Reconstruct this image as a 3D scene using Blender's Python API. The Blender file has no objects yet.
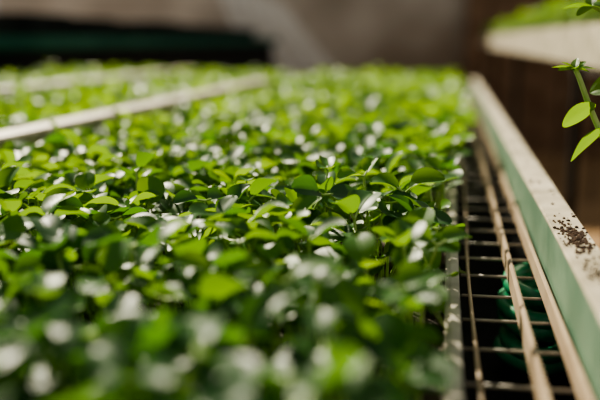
import bpy, bmesh, math, random
import numpy as np
from mathutils import Vector, Matrix, noise
random.seed(11); rng=np.random.default_rng(7)
H=0.10; FLOOR=-0.80
scene=bpy.context.scene
try:
    scene.view_settings.look='AgX - Medium High Contrast'
except Exception as e: print('look',e)

# ---------------------------------------------------------------- materials
def mat_base(name):
    m=bpy.data.materials.new(name); m.use_nodes=True
    nt=m.node_tree; b=nt.nodes['Principled BSDF']; return m,nt,b
def noisy(name,c1,c2,scale=20,rough=0.6,detail=6,bump=0.0,lo=0.35,hi=0.65,spec=0.5,bscale=None,metal=0.0):
    m,nt,b=mat_base(name); N=nt.nodes; L=nt.links
    tc=N.new('ShaderNodeTexCoord'); n=N.new('ShaderNodeTexNoise')
    n.inputs['Scale'].default_value=scale; n.inputs['Detail'].default_value=detail
    r=N.new('ShaderNodeValToRGB'); r.color_ramp.elements[0].position=lo; r.color_ramp.elements[1].position=hi
    r.color_ramp.elements[0].color=(*c1,1); r.color_ramp.elements[1].color=(*c2,1)
    L.new(tc.outputs['Object'],n.inputs['Vector']); L.new(n.outputs['Fac'],r.inputs['Fac'])
    L.new(r.outputs['Color'],b.inputs['Base Color'])
    b.inputs['Roughness'].default_value=rough; b.inputs['Specular IOR Level'].default_value=spec
    b.inputs['Metallic'].default_value=metal
    if bump>0:
        n2=N.new('ShaderNodeTexNoise'); n2.inputs['Scale'].default_value=bscale or scale*4; n2.inputs['Detail'].default_value=8
        bp=N.new('ShaderNodeBump'); bp.inputs['Strength'].default_value=bump; bp.inputs['Distance'].default_value=0.002
        L.new(tc.outputs['Object'],n2.inputs['Vector']); L.new(n2.outputs['Fac'],bp.inputs['Height']); L.new(bp.outputs['Normal'],b.inputs['Normal'])
    return m

def leaf_mat(name,dark,light,trans,tmix=0.4,rough=0.38):
    m,nt,b=mat_base(name); N=nt.nodes; L=nt.links
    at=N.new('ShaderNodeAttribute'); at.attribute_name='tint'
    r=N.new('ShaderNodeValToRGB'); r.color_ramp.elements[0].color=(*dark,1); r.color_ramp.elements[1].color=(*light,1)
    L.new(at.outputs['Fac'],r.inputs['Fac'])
    uv=N.new('ShaderNodeUVMap'); uv.uv_map='leafuv'
    sx=N.new('ShaderNodeSeparateXYZ'); L.new(uv.outputs['UV'],sx.inputs[0])
    ab=N.new('ShaderNodeMath'); ab.operation='ABSOLUTE'; L.new(sx.outputs['Y'],ab.inputs[0])
    mr=N.new('ShaderNodeMapRange'); mr.inputs['From Min'].default_value=0.02; mr.inputs['From Max'].default_value=0.12
    mr.inputs['To Min'].default_value=1; mr.inputs['To Max'].default_value=0; L.new(ab.outputs[0],mr.inputs['Value'])
    ma=N.new('ShaderNodeMath'); ma.operation='MULTIPLY_ADD'; L.new(ab.outputs[0],ma.inputs[0]); ma.inputs[1].default_value=-0.35; L.new(sx.outputs['X'],ma.inputs[2])
    mm=N.new('ShaderNodeMath'); mm.operation='MULTIPLY'; mm.inputs[1].default_value=38; L.new(ma.outputs[0],mm.inputs[0])
    sn=N.new('ShaderNodeMath'); sn.operation='SINE'; L.new(mm.outputs[0],sn.inputs[0])
    pw=N.new('ShaderNodeMapRange'); pw.inputs['From Min'].default_value=0.85; pw.inputs['From Max'].default_value=1.0
    pw.inputs['To Max'].default_value=0.35; L.new(sn.outputs[0],pw.inputs['Value'])
    mx=N.new('ShaderNodeMath'); mx.operation='MAXIMUM'; L.new(mr.outputs[0],mx.inputs[0]); L.new(pw.outputs[0],mx.inputs[1])
    ms=N.new('ShaderNodeMath'); ms.operation='MULTIPLY'; ms.inputs[1].default_value=0.35; L.new(mx.outputs[0],ms.inputs[0])
    mc=N.new('ShaderNodeMixRGB'); L.new(ms.outputs[0],mc.inputs['Fac']); L.new(r.outputs['Color'],mc.inputs[1])
    mc.inputs[2].default_value=(light[0]*1.5,light[1]*1.3,light[2]*2,1)
    L.new(mc.outputs[0],b.inputs['Base Color'])
    b.inputs['Roughness'].default_value=rough; b.inputs['Specular IOR Level'].default_value=0.42
    bp=N.new('ShaderNodeBump'); bp.inputs['Strength'].default_value=0.2; bp.inputs['Distance'].default_value=0.0005
    L.new(mx.outputs[0],bp.inputs['Height']); L.new(bp.outputs['Normal'],b.inputs['Normal'])
    t=N.new('ShaderNodeBsdfTranslucent'); tr=N.new('ShaderNodeMixRGB'); tr.blend_type='MIX'
    L.new(at.outputs['Fac'],tr.inputs['Fac']); tr.inputs[1].default_value=(trans[0]*.25,trans[1]*.42,trans[2]*.9,1); tr.inputs[2].default_value=(*trans,1)
    L.new(tr.outputs[0],t.inputs['Color'])
    mix=N.new('ShaderNodeMixShader'); mix.inputs[0].default_value=tmix
    L.new(b.outputs[0],mix.inputs[1]); L.new(t.outputs[0],mix.inputs[2])
    L.new(mix.outputs[0],N['Material Output'].inputs['Surface'])
    return m

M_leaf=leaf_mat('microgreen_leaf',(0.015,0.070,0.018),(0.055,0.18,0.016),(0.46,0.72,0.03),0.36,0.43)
M_stem=noisy('pale_stem',(0.28,0.45,0.10),(0.45,0.60,0.20),60,0.45)
M_soil=noisy('potting_soil',(0.012,0.008,0.005),(0.04,0.026,0.015),80,0.95,bump=1.0)
M_crumb=noisy('brown_soil_crumbs',(0.03,0.016,0.008),(0.10,0.055,0.03),300,0.95)
M_cream=noisy('weathered_cream_metal',(0.34,0.30,0.21),(0.64,0.58,0.45),30,0.5,bump=0.15)
M_beam=noisy('pale_green_paint',(0.10,0.19,0.13),(0.18,0.29,0.20),24,0.4,bump=0.1)
M_tray=noisy('white_plastic_tray',(0.32,0.29,0.24),(0.52,0.48,0.41),50,0.4)
M_rail=noisy('tan_rail',(0.40,0.30,0.20),(0.50,0.39,0.27),40,0.45,bump=0.05)
M_dark=noisy('dark_painted_steel',(0.010,0.011,0.010),(0.025,0.026,0.024),12,0.85,spec=0.15)
M_teal=noisy('dark_teal_paint',(0.02,0.10,0.075),(0.04,0.15,0.11),5,0.8,spec=0.2)
M_floor=noisy('dusty_brown_floor',(0.20,0.12,0.055),(0.42,0.27,0.14),3,0.9,bump=0.3,bscale=40,spec=0.2)
M_wall=noisy('grey_brown_plaster',(0.28,0.22,0.16),(0.80,0.73,0.63),0.8,0.9,detail=3,bump=0.2,bscale=20)
M_board=noisy('pale_weathered_board',(0.66,0.62,0.55),(0.85,0.82,0.76),6,0.7)
M_brown=noisy('brown_wood',(0.16,0.095,0.055),(0.30,0.19,0.115),8,0.8,spec=0.2)
M_hose=noisy('green_hose_rubber',(0.02,0.22,0.10),(0.04,0.34,0.16),30,0.35)
M_pot=noisy('terracotta',(0.35,0.13,0.06),(0.5,0.2,0.1),20,0.8)

# ---------------------------------------------------------------- helpers
def link(o,parent=None):
    scene.collection.objects.link(o)
    if parent: o.parent=parent
    return o
def empty(name):
    e=bpy.data.objects.new(name,None); e.empty_display_size=0.05; return link(e)
def bm_obj(name,bm,mats,parent=None,smooth=False):
    me=bpy.data.meshes.new(name); bm.to_mesh(me); bm.free()
    for m in (mats if isinstance(mats,list) else [mats]): me.materials.append(m)
    if smooth: me.polygons.foreach_set('use_smooth',[True]*len(me.polygons))
    return link(bpy.data.objects.new(name,me),parent)
def add_box(bm,x0,x1,y0,y1,z0,z1,mi=0,bev=0.0):
    r=bmesh.ops.create_cube(bm,size=1.0)
    vs=r['verts']
    for v in vs:
        v.co=Vector((x0+(v.co.x+.5)*(x1-x0),y0+(v.co.y+.5)*(y1-y0),z0+(v.co.z+.5)*(z1-z0)))
    fs=set(f for v in vs for f in v.link_faces)
    for f in fs: f.material_index=mi
    if bev>0:
        es=list(set(e for v in vs for e in v.link_edges))
        rr=bmesh.ops.bevel(bm,geom=es,offset=bev,segments=2,affect='EDGES')
        for f in rr['faces']: f.material_index=mi
def box(name,x0,x1,y0,y1,z0,z1,mat,parent=None,bev=0.0):
    bm=bmesh.new(); add_box(bm,x0,x1,y0,y1,z0,z1,0,bev); return bm_obj(name,bm,mat,parent)
def tube(bm,pts,rads,seg=8,mi=0):
    pts=[Vector(p) for p in pts]; rings=[]
    for i,p in enumerate(pts):
        d=(pts[min(i+1,len(pts)-1)]-pts[max(i-1,0)]).normalized()
        a=d.cross(Vector((0,0,1)) if abs(d.z)<0.9 else Vector((1,0,0))).normalized(); b2=d.cross(a)
        r=rads[i] if hasattr(rads,'__len__') else rads
        rings.append([bm.verts.new(p+(a*math.cos(2*math.pi*k/seg)+b2*math.sin(2*math.pi*k/seg))*r) for k in range(seg)])
    for i in range(len(rings)-1):
        for k in range(seg):
            f=bm.faces.new((rings[i][k],rings[i][(k+1)%seg],rings[i+1][(k+1)%seg],rings[i+1][k])); f.material_index=mi; f.smooth=True
    for R in (rings[0][::-1],rings[-1]):
        f=bm.faces.new(R); f.material_index=mi

# ---------------------------------------------------------------- leaf templates
def leaf_grid(nu,nv,Lh,W,cup,droop,tip=0.0,wave=0.0,petiole=0.004):
    V=[];UV=[]
    for i in range(nu):
        u=i/(nu-1); uu=0.5-0.5*math.cos(math.pi*u)
        w=max(0,1-(2*uu-1)**2)**(0.5 if tip>0.2 else 0.42)*(0.86+0.24*uu)
        if tip>0: w*= (1-tip*max(0,uu-0.35)**1.2*1.3)
        w=max(w,0.05)
        for j in range(nv):
            v=-1+2*j/(nv-1); v=math.sin(v*math.pi/2)*.6+v*.4
            notch=-0.06*Lh*math.exp(-(v/.3)**2)*max(0,(uu-.8)/.2) if tip<=0 else 0
            x=petiole+uu*Lh+notch; y=v*w*W/2
            z=cup*W*(v*v)*w*w - droop*Lh*uu*uu - 0.04*W*math.exp(-(v/.2)**2) + wave*math.sin(uu*7+v*2.2)*W
            V.append((x,y,z)); UV.append((uu,v*w))
    F=[(i*nv+j,(i+1)*nv+j,(i+1)*nv+j+1,i*nv+j+1) for i in range(nu-1) for j in range(nv-1)]
    return V,F,UV
def rotm(az,el,roll):
    return (Matrix.Rotation(az,3,'Z')@Matrix.Rotation(-el,3,'Y')@Matrix.Rotation(roll,3,'X'))
def plant_template(nu,nv,ss,sr):
    """stem foot at z=-h, cotyledons joined at the origin"""
    V=[];F=[];UV=[];MI=[]
    h=0.062; bend=(random.uniform(-.008,.008),random.uniform(-.008,.008))
    for i in range(sr):
        t=i/(sr-1); cx=bend[0]*(1-t)**2; cy=bend[1]*(1-t)**2; z=-h*(1-t); r=0.0010-0.0002*t
        for k in range(ss):
            a=2*math.pi*k/ss; V.append((cx+r*math.cos(a),cy+r*math.sin(a),z)); UV.append((0,0))
    for i in range(sr-1):
        for k in range(ss):
            F.append((i*ss+k,i*ss+(k+1)%ss,(i+1)*ss+(k+1)%ss,(i+1)*ss+k)); MI.append(1)
    n=2; e0=random.uniform(.1,.8)
    for q in range(n):
        az=q*math.pi+random.uniform(-.3,.3); el=e0+random.uniform(-.15,.2); roll=random.uniform(-.35,.35)
        L=random.uniform(.0150,.0205); W=L*random.uniform(.78,.98)
        v,f,uv=leaf_grid(nu,nv,L,W,random.uniform(.08,.34),random.uniform(.05,.50),0,random.uniform(0,.02))
        R=rotm(az,el,roll); b=len(V)
        for p in v: V.append(tuple(R@Vector(p)))
        UV+=uv; F+=[tuple(b+x for x in g) for g in f]; MI+=[0]*len(f)
        b=len(V); d=R@Vector((1,0,0)); s=R@Vector((0,1,0)); up=R@Vector((0,0,1))
        for x in (0,0.0055):
            for (a1,a2) in ((1,0),(0,1),(-1,0),(0,-1)):
                p=d*x+s*a1*.0008+up*a2*.0008-up*0.0004; V.append(tuple(p)); UV.append((0,0))
        for k in range(4): F.append((b+k,b+(k+1)%4,b+4+(k+1)%4,b+4+k)); MI.append(1)
    return np.array(V),np.array(F),np.array(UV),np.array(MI)

def hnoise(x,y,s): return noise.noise(Vector((x*s,y*s,3.1)))

def scatter(name,regions,parent,lean=0.0):
    VV=[];FF=[];UU=[];MM=[];TT=[]; base=0
    for (x0,x1,y0,y1,sp,temps) in regions:
        nx=max(1,int((x1-x0)/sp)); ny=max(1,int((y1-y0)/sp))
        groups={i:[] for i in range(len(temps))}
        for i in range(nx):
            for j in range(ny):
                x=x0+(i+.5+random.uniform(-.6,.6))*(x1-x0)/nx; y=y0+(j+.5+random.uniform(-.6,.6))*(y1-y0)/ny
                nz=hnoise(x,y,14)
                if nz<-0.25 and random.random()<.55: continue
                z=0.012*nz+random.gauss(0,.0085)-0.010
                s=random.uniform(.8,1.15)*(1 if random.random()<.80 else .70)
                groups[random.randrange(len(temps))].append((x,y,z,random.uniform(0,2*math.pi),random.gauss(0,.22),random.gauss(0,.22),s,min(1,max(0,random.gauss(.14+.42*min(y,1.3)+.45*hnoise(x,y,5),.26)))))  # tint rises with y: near shade and far sunlight painted into the leaves
        for gi,g in groups.items():
            if not g: continue
            V,F,UV,MI=temps[gi]; g=np.array(g); n=len(g); nv=len(V)
            az,tx,ty,s=g[:,3],g[:,4],g[:,5],g[:,6]
            ca,sa=np.cos(az),np.sin(az)
            X=V[None,:,0]*ca[:,None]-V[None,:,1]*sa[:,None]; Y=V[None,:,0]*sa[:,None]+V[None,:,1]*ca[:,None]; Z=np.repeat(V[None,:,2],n,0)
            c,s_=np.cos(tx)[:,None],np.sin(tx)[:,None]; Y,Z=Y*c-Z*s_,Y*s_+Z*c
            c,s_=np.cos(ty)[:,None],np.sin(ty)[:,None]; X,Z=X*c+Z*s_,-X*s_+Z*c
            P=np.stack([X*s[:,None]+g[:,0:1],Y*s[:,None]+g[:,1:2],Z*s[:,None]+g[:,2:3]],-1).reshape(-1,3)
            VV.append(P); FF.append((F[None]+ (np.arange(n)*nv)[:,None,None]+base).reshape(-1,4)); base+=n*nv
            UU.append(np.tile(UV,(n,1))); MM.append(np.tile(MI,n)); TT.append(np.repeat(g[:,7],nv))
    V=np.concatenate(VV);F=np.concatenate(FF);U=np.concatenate(UU);MI=np.concatenate(MM);T=np.concatenate(TT)
    V[:,2]=np.maximum(V[:,2],-.058)
    if lean:   # edge plants lean outward over the grate further down the bed
        V[:,0]+=lean*np.clip((V[:,1]-.55)/.5,0,1)*np.clip((V[:,0]+.06)/.06,0,1)*np.clip((V[:,2]+.058)/.058,0,1.1)
    me=bpy.data.meshes.new(name)
    me.vertices.add(len(V)); me.vertices.foreach_set('co',V.astype(np.float32).ravel())
    me.loops.add(F.size); me.loops.foreach_set('vertex_index',F.astype(np.int32).ravel())
    me.polygons.add(len(F)); me.polygons.foreach_set('loop_start',(np.arange(len(F))*4).astype(np.int32))
    me.materials.append(M_leaf); me.materials.append(M_stem)
    me.polygons.foreach_set('material_index',MI.astype(np.int32))
    me.update(calc_edges=True)
    me.polygons.foreach_set('use_smooth',np.ones(len(F),dtype=bool))
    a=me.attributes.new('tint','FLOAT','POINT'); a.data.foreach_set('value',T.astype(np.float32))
    uvl=me.uv_layers.new(name='leafuv'); uvl.data.foreach_set('uv',U[F.ravel()].astype(np.float32).ravel())
    print(name,len(V),len(F))
    return link(bpy.data.objects.new(name,me),parent)

hi=[plant_template(12,9,6,6) for _ in range(20)]
mid=[plant_template(7,5,4,3) for _ in range(10)]
lo=[plant_template(5,3,3,2) for _ in range(8)]

# ---------------------------------------------------------------- trays and beds
def bed(x0,x1,y0,y1,regions,lean=0.0):
    t=empty('microgreens_tray')
    bm=bmesh.new()
    add_box(bm,x0,x1,y0,y1,-.075,-.056,0)
    bm_obj('soil',bm,M_soil,t)
    bm=bmesh.new()
    add_box(bm,x0-.004,x0,y0,y1,-.08,-.040,0,.0008); add_box(bm,x1,x1+.004,y0,y1,-.08,-.040,0,.0008)
    add_box(bm,x0-.004,x1+.004,y0-.004,y0,-.08,-.040,0,.0008); add_box(bm,x0-.004,x1+.004,y1,y1+.004,-.08,-.040,0,.0008)
    add_box(bm,x1+.002,x1+.008,y0,y1,-.043,-.039,0,.0008)
    y=y0
    while y<min(y1,2.0):
        add_box(bm,x1+.004,x1+.007,y,y+.003,-.08,-.043,0); y+=.011
    bm_obj('tray_rim',bm,M_tray,t)
    scatter('sprouts',regions,t,lean)
    return t
END=2.5
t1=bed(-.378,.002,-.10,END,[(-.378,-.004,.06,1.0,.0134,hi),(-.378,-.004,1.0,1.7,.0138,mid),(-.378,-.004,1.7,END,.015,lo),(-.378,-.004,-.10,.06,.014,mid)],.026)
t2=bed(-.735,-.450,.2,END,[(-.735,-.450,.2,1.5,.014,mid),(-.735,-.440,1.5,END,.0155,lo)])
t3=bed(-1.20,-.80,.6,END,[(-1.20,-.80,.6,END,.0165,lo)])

# ---------------------------------------------------------------- growing bench
gb=empty('growing_bench')
box('deck',-1.24,.008,-.1,END+.02,-.11,-.084,M_dark,gb,.002)
bm=bmesh.new()
for x in (-1.2,-.6,-.03):
    for y in (0.0,1.3,2.45): add_box(bm,x-.02,x+.02,y-.02,y+.02,FLOOR,-.11,0,.003)
bm_obj('legs',bm,M_dark,gb)
for xa,xb,ye,zt in ((-.426,-.392,1.85,.014),(-.782,-.748,2.45,.018)):
    d=empty('divider_rail')
    box('rail_top',xa,xb,-.1,ye,zt-.005,zt,M_cream,d,.002)
    box('rail_web',xb-.004,xb,-.1,ye,zt-.012,zt-.005,M_cream,d,.001)
    bm=bmesh.new(); y=.0; xc=(xa+xb)/2
    while y<ye-.05:
        add_box(bm,xc-.006,xc+.006,y,y+.02,-.084,zt-.005); y+=.4
    bm_obj('rail_posts',bm,M_cream,d)
mg=empty('metal_grate')
bm=bmesh.new(); y=.0
while y<END:
    tube(bm,[(.012,y,-.052),(.0665,y,-.052)],.0010,8); y+=.045
bm_obj('cross_bars',bm,M_tray,mg)
bm=bmesh.new()
add_box(bm,.0410,.0438,-.1,END,-.0510,-.038,0,.0008)
add_box(bm,.0585,.0610,-.1,END,-.0510,-.039,0,.0008)
bm_obj('long_rails',bm,M_rail,mg)
bm=bmesh.new()
pts=[(.018+.0015*math.sin(y*9),y,-.0495+.001*math.sin(y*17)) for y in np.arange(-.1,END,.05)]
tube(bm,pts,.0011,6); bm_obj('edge_wire',bm,M_rail,mg)
sb=empty('side_beam')
bm=bmesh.new()
add_box(bm,.0635,.0655,-.1,END,-.048,-.010,0,.0006)
add_box(bm,.0655,.0810,-.1,END,-.048,-.0125,0,.0006)
bm_obj('beam_web',bm,M_beam,sb)
box('beam_cap',.0630,.0825,-.1,END,-.0124,-.0092,M_cream,sb,.001)
cg=empty('under_grate_shade')  # dark channel added to stand in for the shade below the grate
bm=bmesh.new()
add_box(bm,.012,.098,-.1,END,-.130,-.125); add_box(bm,.0095,.012,-.1,END,-.130,-.085); add_box(bm,.095,.098,-.1,END,-.130,-.060)
bm_obj('shade_channel',bm,M_dark,cg)

# soil crumbs on the beam cap
bm=bmesh.new()
for i in range(380):
    if i<260: x=random.gauss(.0730,.0034); y=random.gauss(.478,.022)
    elif i<310: x=random.gauss(.073,.003); y=random.gauss(.40,.03)
    else: x=random.uniform(.065,.081); y=random.uniform(.2,1.1)
    x=min(.081,max(.0645,x)); r=random.uniform(.0003,.0012)
    q=bmesh.ops.create_icosphere(bm,subdivisions=1,radius=r)
    for v in q['verts']: v.co=Vector((v.co.x*random.uniform(.8,1.3)+x,v.co.y*random.uniform(.8,1.3)+y,v.co.z*.8-.0092+r*.5))
bm_obj('soil_crumbs',bm,M_crumb,None)

# coiled hose lying in the added shade channel under the grate
bm=bmesh.new()
pts=[]
for k in range(200):
    a=k/200*2*math.pi*5; rr=.0185+.002*math.sin(a*.37)
    pts.append((.062+rr*math.sin(a),.560+.026*math.cos(a),-.118+.059*k/200+.002*math.sin(a*.5)))
tube(bm,pts,.0056,10); bm_obj('coiled_garden_hose',bm,M_hose,None)

# ---------------------------------------------------------------- potted seedling on the right
ps=empty('potted_seedling')
sh=empty('side_shelf')
box('shelf_board',.100,.22,.40,.72,-.118,-.108,M_brown,sh,.002)
bm=bmesh.new()
for x in (.108,.20):
    for y in (.42,.70): add_box(bm,x-.006,x+.006,y-.006,y+.006,FLOOR,-.118)
bm_obj('shelf_legs',bm,M_dark,sh)
bm=bmesh.new()
prof=[(.0,-.108),(.026,-.108),(.036,-.040),(.040,-.040),(.041,-.028),(.037,-.028),(.034,-.036),(.0,-.036)]
seg=32; rings=[]
for r,z in prof:
    rings.append([bm.verts.new((.145+max(r,.0005)*math.cos(2*math.pi*k/seg),.53+max(r,.0005)*math.sin(2*math.pi*k/seg),z)) for k in range(seg)])
for i in range(len(rings)-1):
    for k in range(seg):
        f=bm.faces.new((rings[i][k],rings[i][(k+1)%seg],rings[i+1][(k+1)%seg],rings[i+1][k])); f.material_index=1 if i==len(rings)-2 else 0
bm_obj('pot',bm,[M_pot,M_soil],ps)
bm=bmesh.new()
def bez(pts,n=24):
    out=[];P=[Vector(p) for p in pts]
    for i in range(n+1):
        t=i/n;Q=P[:]
        while len(Q)>1: Q=[Q[k].lerp(Q[k+1],t) for k in range(len(Q)-1)]
        out.append(Q[0])
    return out
s1=bez([(.142,.53,-.04),(.120,.53,.005),(.086,.525,.040),(.0820,.5255,.070),(.0745,.527,.083)])
tube(bm,s1,[.0024-.0009*i/24 for i in range(25)],8)
s2=bez([(.142,.532,-.04),(.135,.535,.06),(.105,.536,.112),(.083,.536,.120)])
tube(bm,s2,[.0020-.0009*i/24 for i in range(25)],8)
bm_obj('stems',bm,M_stem,ps)
def leaf_obj(leaves,name,mat,parent):
    bm=bmesh.new(); ul=bm.loops.layers.uv.new('leafuv'); al=bm.verts.layers.float.new('tint')
    for (p0,p1,W,cup,droop,tip,roll,tint) in leaves:
        p0=Vector(p0);p1=Vector(p1);d=p1-p0;L=d.length;d.normalize()
        s=d.cross(Vector((0,0,1)));s.normalize();s=Matrix.Rotation(roll,3,d)@s; n=s.cross(d)
        v,f,uv=leaf_grid(14,9,L,W,cup,droop,tip,.02,0.0)
        bv=[]
        for p in v:
            q=bm.verts.new(p0+d*p[0]+s*p[1]+n*p[2]); q[al]=tint; bv.append(q)
        for g in f:
            ff=bm.faces.new([bv[x] for x in g]); ff.smooth=True
            for lp,x in zip(ff.loops,g): lp[ul].uv=uv[x]
    return bm_obj(name,bm,mat,parent)
T=Vector((.0745,.527,.083))
L=[((.0870,.523,.062),(.0665,.520,.051),.0135,.1,.15,.3,1.1,.7),
   ((.0935,.523,.048),(.0710,.517,.031),.0125,.15,.15,.5,.9,.6),
   ((.0835,.526,.069),(.103,.520,.080),.015,.1,.1,.3,.9,.5)]
for a,ln,e in ((0.1,.012,.2),(.8,.010,.6),(1.5,.009,.9),(2.3,.011,.5),(3.0,.0135,.25),(3.6,.011,.1),(4.6,.010,.2),(5.5,.011,.0)):
    L.append((T,T+Vector((math.cos(a)*math.cos(e),.5*math.sin(a),math.sin(e)))*ln,.0060,.1,.2,.5,.5*math.sin(a*3),.7))
T2=Vector((.083,.536,.120))
for a,ln,e in ((0.2,.014,.3),(1.6,.010,.9),(2.9,.017,.1),(3.9,.013,-.3),(5.2,.014,.0)):
    L.append((T2,T2+Vector((math.cos(a)*math.cos(e),.5*math.sin(a),math.sin(e)))*ln,.0075,.1,.2,.5,.5*math.sin(a*3),.5))
leaf_obj(L,'leaves',M_leaf,ps)

# ---------------------------------------------------------------- neighbouring bench on the right
nb=empty('planting_bench')
box('bench_side_panel',.225,.237,1.25,6.5,H-.045,H+.026,M_cream,nb,.003)
box('bench_top',.237,.85,1.25,6.5,H-.02,H+.0,M_dark,nb,.002)
box('bench_soil',.237,.85,1.25,6.5,H+.0,H+.015,M_soil,nb)
bm=bmesh.new()
for y in (1.30,1.72,3.2,4.8,6.4):
    for x in (.25,.82): add_box(bm,x-.008,x+.008,y-.008,y+.008,FLOOR,H-.02)
add_box(bm,.252,.83,1.29,1.31,-.30,-.28); 
bm_obj('bench_legs',bm,M_dark,nb)
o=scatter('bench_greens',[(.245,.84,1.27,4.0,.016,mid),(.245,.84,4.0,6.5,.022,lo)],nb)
o.location.z=H+.080

# ---------------------------------------------------------------- dark bench on the left
lb=empty('dark_storage_bench')
box('bench_body',-2.2,-1.30,1.2,6.2,FLOOR,H-.03,M_dark,lb,.01)
box('bench_edge',-2.25,-1.27,1.15,6.25,H-.03,H+.014,M_teal,lb,.006)
bm=bmesh.new()
y=1.4
while y<6.0:
    add_box(bm,-2.1,-1.45,y,y+.38,H+.014,H+.065+.03*random.random(),0,.01); y+=.45
bm_obj('stacked_crates',bm,M_dark,lb)

# ---------------------------------------------------------------- room
box('floor',-4,3.5,-2,7.2,FLOOR-.05,FLOOR,M_floor)
box('wall_back',-4,3.5,7.0,7.2,FLOOR,2.0,M_wall)
box('darkening_trim_1',-1.2,3.5,6.93,6.985,FLOOR,-.15,M_brown,None,.01)  # brown skirting added to darken the wall seen beneath the bench
lp=empty('leaning_boards')
for i in range(6):
    b=box(f'board_{i+1}',-.035,.035,-.01,.01,0,1.6,M_board,lp,.004)
    b.location=(-1.20+i*.17,6.5,FLOOR); b.rotation_euler=(math.radians(-9),math.radians(-26-3*i),0)
box('door_1',.12,.95,6.86,6.92,FLOOR,1.2,M_brown,None,.01)

# ---------------------------------------------------------------- light
w=bpy.data.worlds.new('World'); scene.world=w; w.use_nodes=True
nt=w.node_tree; bg=nt.nodes['Background']
bg.inputs['Color'].default_value=(1.0,.97,.91,1); bg.inputs['Strength'].default_value=.38
s=bpy.data.lights.new('sun','SUN'); s.energy=9.5; s.angle=math.radians(1.0); s.color=(1,.90,.70)
so=link(bpy.data.objects.new('sun',s))
src=Vector((-.55,.74,.70)).normalized(); so.rotation_euler=src.to_track_quat('Z','Y').to_euler()

# ---------------------------------------------------------------- camera
c=bpy.data.cameras.new('camera'); c.lens=50; c.sensor_width=36; c.clip_start=.005; c.clip_end=100
c.dof.use_dof=True; c.dof.focus_distance=.50; c.dof.aperture_fstop=3.8; c.dof.aperture_blades=0
co=link(bpy.data.objects.new('camera',c)); co.location=(0,0,H)
co.rotation_euler=(math.radians(90-10.87),0,math.radians(10.03))
scene.camera=co
